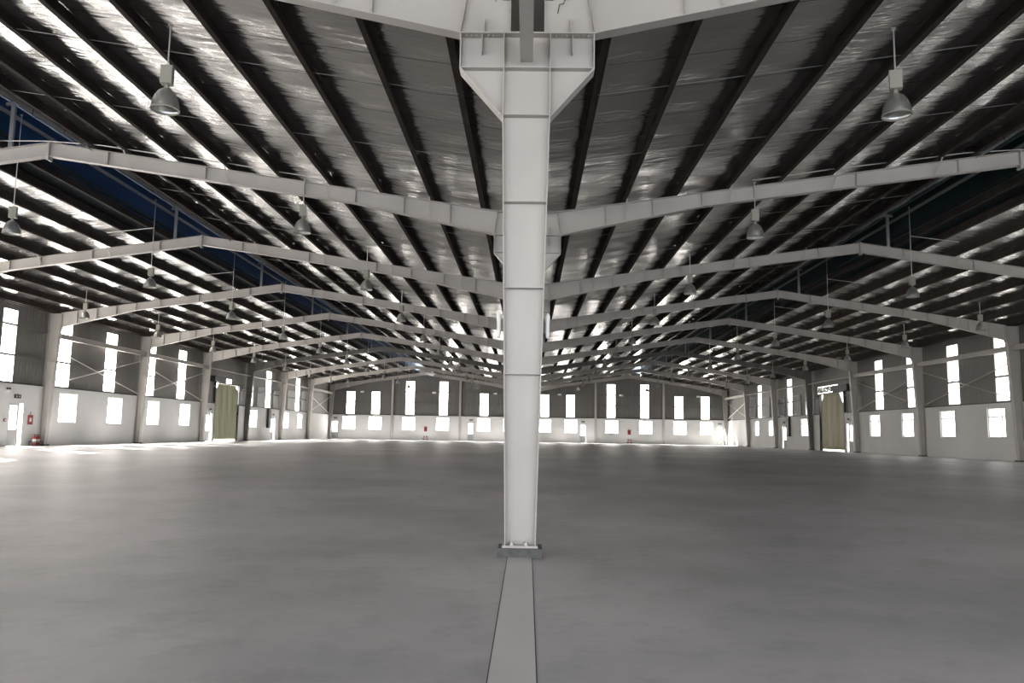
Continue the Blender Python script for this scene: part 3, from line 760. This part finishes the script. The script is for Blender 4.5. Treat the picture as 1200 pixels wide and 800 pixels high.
for X_, ys_, rn in ROWS:
    rod = {'inner': zroof(X_) - LZ + .02, 'middle': 9.66 - LZ, 'outer': zroof(X_) - LZ + .02}[rn]
    proto = None
    for s in (-1, 1):
        for i, y in enumerate(ys_):
            if proto is None:
                o = make_lamp(rod); proto = o
            else: o = copy_tree(proto)
            zz = 1.0
            o.location = (s * X_, y, LZ); o.rotation_euler = (0, 0, random.uniform(-.3, .3))
            if i == 1 and rn == 'middle' and s > 0: pass
            tag(o, 'silver high-bay lamp hanging in the %s row of the %s span, %s from the camera' % (rn, SIDE[s], 'nearest' if i == 0 else ORD[i]), 'lamp', 'high-bay lamps')
# cross conduits that steady the middle row rods
for s in (-1, 1):
    for i, y in enumerate(ROWS[1][1][:5]):
        b = MB(); b.tube([(s * 13.5, y, 8.60), (s * 15.2, y, 8.40)], .014, 6)
        tag(b.build('cable_conduit', M['rod']), 'short thin conduit from the %s lamp rod of the %s middle row to the roof' % ('nearest' if i == 0 else ORD[i], SIDE[s]), 'conduit', 'lamp conduits')
# conduit along the second frame
for s in (-1, 1):
    pts = [(5.70, 7.93), (6.4, 8.03), (7.7, 8.24), (9.7, 8.50), (11.1, 8.70), (12.5, 8.80), (13.8, 8.80)]
    b = MB(); b.tube([(s * x, 19.72, z - .01) for x, z in pts], .014, 6)
    tag(b.build('cable_conduit', M['rod']), 'long thin conduit along the second roof frame of the %s span' % SIDE[s], 'conduit', 'frame conduits')

# ------------------------------------------------------------------ small things
# tube lights on the front column
for s in (-1, 1):
    x = .30 if s > 0 else -.30
    r = empty('column_light', (x, 9.72, 2.6), 'small white tube light on the %s edge of the front centre column' % SIDE[s], 'light', 'column lights')
    b = MB(); b.lathe([(0, 0), (.018, .0), (.024, .03), (.024, .20), (.03, .21), (.03, .28), (.015, .31), (0, .31)], n=12); b.build('lamp_body', M['white'], r, True)
    hw_ = .183 + .117 * ((2.85 - .125) / 5.3)
    b = MB(); b.tube([(0, 0, .24), (-s * (abs(x) - hw_ + .0), 0, .21)], .008, 6); b.build('bracket_arm', M['bolt'], r)
# loose wire ends above the front column
for s in (-1, 1):
    rnd = random.Random(11 + s); pts = [Vector((s * .62, FR[0] - .03, 7.02))]
    for i in range(9): pts.append(pts[-1] + Vector((rnd.uniform(-.05, .05) - s * .008, rnd.uniform(-.008, .004), rnd.uniform(-.05, .03))))
    pts.append(pts[-1] + Vector((-s * .02, 0, -.12)))
    b = MB(); b.tube([tuple(p) for p in pts], .006, 6)
    tag(b.build('loose_wire', M['black']), 'short tangle of dark wire on the %s rafter end above the front column' % SIDE[s], 'wire')
# fire points
def extinguisher(x, y, z, lean, label, sc=1.0):
    r = empty('fire_extinguisher', (x, y, z), label, 'fire extinguisher', 'fire extinguishers')
    b = MB(); b.lathe([(0, 0), (.085, 0), (.09, .02), (.09, .36), (.07, .42), (.03, .45), (.03, .47), (0, .47)], n=18); b.build('cylinder', M['red'], r, True)
    b = MB(); b.box(-.02, .02, -.02, .02, .465, .50); b.box(-.1, .03, -.012, .012, .50, .515); b.box(-.09, .02, -.012, .012, .53, .542); b.build('valve_handle', M['black'], r)
    b = MB(); b.tube([(.02, 0, .49), (.09, 0, .48), (.125, 0, .40), (.11, 0, .2), (.10, 0, .08)], .012, 8); b.build('hose', M['black'], r)
    b = MB(); b.lathe([(.091, .14), (.0915, .15), (.0915, .29), (.091, .30)], n=18); b.build('label_band', M['white'], r, True)
    r.rotation_euler = (0, 0, lean); return r
def board(x, y, z, w, h, face, label):
    """small red fire board; face 'x+' looks along +X, 'y-' looks along -Y"""
    r = empty('fire_board', (x, y, z), label, 'fire board', 'fire boards')
    def bx(b, u0, u1, z0, z1, d0, d1):
        if face == 'x+': b.box(d0, d1, u0, u1, z0, z1)
        else: b.box(u0, u1, -d1, -d0, z0, z1)
        return b
    bx(MB(), -w / 2, w / 2, 0, h, 0, .03).build('panel', M['red'], r)
    bx(MB(), -w * .2, w * .2, h * .3, h * .7, .03, .035).build('notice', M['black'] if face != 'x+' else M['white'], r)
    bx(MB(), -.01, .01, h, h + .16, 0, .02).build('hook', M['black'], r)
    return r
def rack(x, y, z, face, label):
    r = empty('extinguisher_rack', (x, y, z), label, 'rack', 'extinguisher racks'); b = MB()
    a, c = (.13, .32) if face == 'x+' else (.32, .13)
    for i in (-1, 1):
        for j in (-1, 1): b.box(i * a - .012, i * a + .012, j * c - .012, j * c + .012, 0, .22)
    b.box(-a, a, -c, -c + .01, .19, .22); b.box(-a, a, c - .01, c, .19, .22); b.box(-a, -a + .01, -c, c, .19, .22); b.box(a - .01, a, -c, c, .19, .22); b.box(-a, a, -c, c, .015, .03)
    b.build('rack_frame', M['black'], r); return r
hf = hfloor(60)
board(-XW, 38.95, 1.50, .38, .47, 'x+', 'red fire board on the left wall beside the nearest exit door')
rack(-XW + .2, 39.25, hf, 'x+', 'low black rack with two extinguishers at the nearest left wall column')
extinguisher(-XW + .2, 39.12, hf + .03, 0, 'red extinguisher in the left wall rack, nearer the camera')
extinguisher(-XW + .2, 39.40, hf + .03, .6, 'red extinguisher in the left wall rack, farther from the camera')
for x, nm in ((-12.45, 'left'), (12.5, 'right')):
    board(x, FAR, 1.55, .38, .6, 'y-', 'small fire board on the far wall of the %s span between two windows' % nm)
    rack(x, FAR - .2, hf, 'y-', 'low black extinguisher rack on the floor at the far wall, %s span' % nm)
    extinguisher(x - .15, FAR - .2, hf + .03, 0, 'red extinguisher at the far wall, %s span, on the rack left side' % nm)
    extinguisher(x + .15, FAR - .2, hf + .03, .8, 'red extinguisher at the far wall, %s span, on the rack right side' % nm)
def exit_sign(x, y, z, face, label):
    r = empty('exit_sign', (x, y, z), label, 'exit sign', 'exit signs')
    def bx(b, u0, u1, z0, z1, d0, d1):
        if face == 'x+': b.box(d0, d1, u0, u1, z0, z1)
        elif face == 'x-': b.box(-d1, -d0, u0, u1, z0, z1)
        else: b.box(u0, u1, -d1, -d0, z0, z1)
        return b
    bx(MB(), -.22, .22, 0, .17, 0, .05).build('sign_box', M['black'], r)
    bx(MB(), -.16, -.04, .05, .12, .05, .054).build('sign_mark', M['vent'], r); bx(MB(), .05, .16, .05, .12, .05, .054).build('sign_mark', M['vent'], r)
exit_sign(-XW, 37.82, 2.74, 'x+', 'dark exit sign above the nearest left wall door')
exit_sign(-XW, 76.6, 2.82, 'x+', 'dark exit sign above the far left wall door')
exit_sign(XW, 76.6, 2.82, 'x-', 'dark exit sign above the far right wall door')
for i, (u, v) in enumerate(FD):
    exit_sign((u + v) / 2, FAR, 2.95, 'y-', 'dark exit sign above the far wall door, %s' % ['left corner', 'left of the centre column', 'right of the centre column', 'right corner'][i])
def twin(x, y, z, dx, dy, label):
    r = empty('emergency_light', (x, y, z), label, 'emergency light', 'emergency lights'); b = MB()
    b.box(-.06 - abs(dx) * .0, .06, -.12, .12, 0, .10) if dx else b.box(-.12, .12, -.06, .06, 0, .10); b.build('battery_box', M['white'], r)
    for q in (-1, 1):
        b = MB(); c = (dx * .03, q * .09, .12) if dx else (q * .09, dy * .03, .12)
        b.lathe([(0, 0), (.03, 0), (.045, .03), (.045, .07), (.02, .09), (0, .09)], c, 12); b.build('spot_head', M['black'], r, True)
twin(-XW + .06, 37.0, 3.0, 1, 0, 'twin head emergency light on the left wall near the first exit door')
twin(-XW + .06, 61.1, 2.78, 1, 0, 'twin head emergency light above the left door beside the olive tarpaulin')
twin(XW - .06, 61.1, 2.78, -1, 0, 'twin head emergency light above the right door beside the tan tarpaulin')
for i, x in enumerate((-20.4, -11.5, -3.95, 3.95, 11.5, 20.9)):
    r = empty('wall_floodlight', (x, FAR + .1, 6.2), 'small white floodlight high on the far wall, %s' % ['leftmost of six', 'second from the left of six', 'third from the left of six', 'fourth from the left of six', 'fifth from the left of six', 'rightmost of six'][i], 'floodlight', 'far wall floodlights')
    b = MB(); b.box(-.05, .05, -.3, .0, .10, .13); b.build('bracket_arm', M['vent'], r)
    b = MB(); b.prism([(-.45, .02), (-.28, .0), (-.28, .22), (-.45, .17)], 'x', -.22, .22); b.build('lamp_head', M['white'], r)
# call point
b = MB(); b.box(-XW, -XW + .05, 36.95, 37.07, 1.62, 1.76); r = b.build('fire_call_point', M['red']); tag(r, 'tiny red call point on the left wall before the nearest exit door', 'call point')
b = MB(); b.box(-XW + .05, -XW + .055, 36.98, 37.04, 1.66, 1.72); b.build('push_glass', M['white'], r)

# ------------------------------------------------------------------ light
w = bpy.data.worlds.new('sky'); SC.world = w; w.use_nodes = True
bg = w.node_tree.nodes['Background']; bg.inputs['Color'].default_value = (0.70, 0.83, 1.0, 1); bg.inputs['Strength'].default_value = 1.2
sun = bpy.data.lights.new('sun', 'SUN'); sun.energy = 170; sun.angle = math.radians(0.6); sun.color = (1, .97, .92)
so = bpy.data.objects.new('sun', sun); COL.objects.link(so)
so.rotation_euler = Vector((1.0, -0.75, -0.85)).to_track_quat('-Z', 'Y').to_euler()
for i, (u, v, e, f) in enumerate(RD):     # daylight coming in through the open doorways of the rear wall
    a = bpy.data.lights.new('doorway_daylight', 'AREA'); a.shape = 'RECTANGLE'; a.size = v - u; a.size_y = 4.9; a.energy = 850; a.color = (0.86, 0.92, 1.0)
    ao = bpy.data.objects.new('doorway_daylight', a); COL.objects.link(ao); ao.location = ((u + v) / 2, REAR + .05, 2.5); ao.rotation_euler = (math.radians(90), 0, 0)

# ------------------------------------------------------------------ camera
cam = bpy.data.cameras.new('camera'); cam.sensor_width = 36; cam.lens = 933.0 / 1200 * 36; cam.clip_end = 400
co = bpy.data.objects.new('camera', cam); COL.objects.link(co); co.location = CAM
yaw, pitch, roll = -0.0212, 0.1154, 0.0162
from mathutils import Matrix
cy, sy = math.cos(yaw), math.sin(yaw); cp, sp = math.cos(pitch), math.sin(pitch)
right = Vector((cy, -sy, 0)); fwd_h = Vector((sy, cy, 0)); fwd = fwd_h * cp + Vector((0, 0, sp)); up = -fwd_h * sp + Vector((0, 0, cp))
cr, sr = math.cos(roll), math.sin(roll)
# image (u right, v down): u' = u cr - v sr, v' = u sr + v cr
r2 = right * cr + up * sr; u2 = up * cr - right * sr
mtx = Matrix(((r2.x, u2.x, -fwd.x), (r2.y, u2.y, -fwd.y), (r2.z, u2.z, -fwd.z)))
co.rotation_euler = mtx.to_euler(); SC.camera = co
SC.view_settings.view_transform = 'Standard'; SC.view_settings.look = 'None'; SC.view_settings.gamma = 1; SC.view_settings.use_curve_mapping = False
SC.view_settings.exposure = 0.3
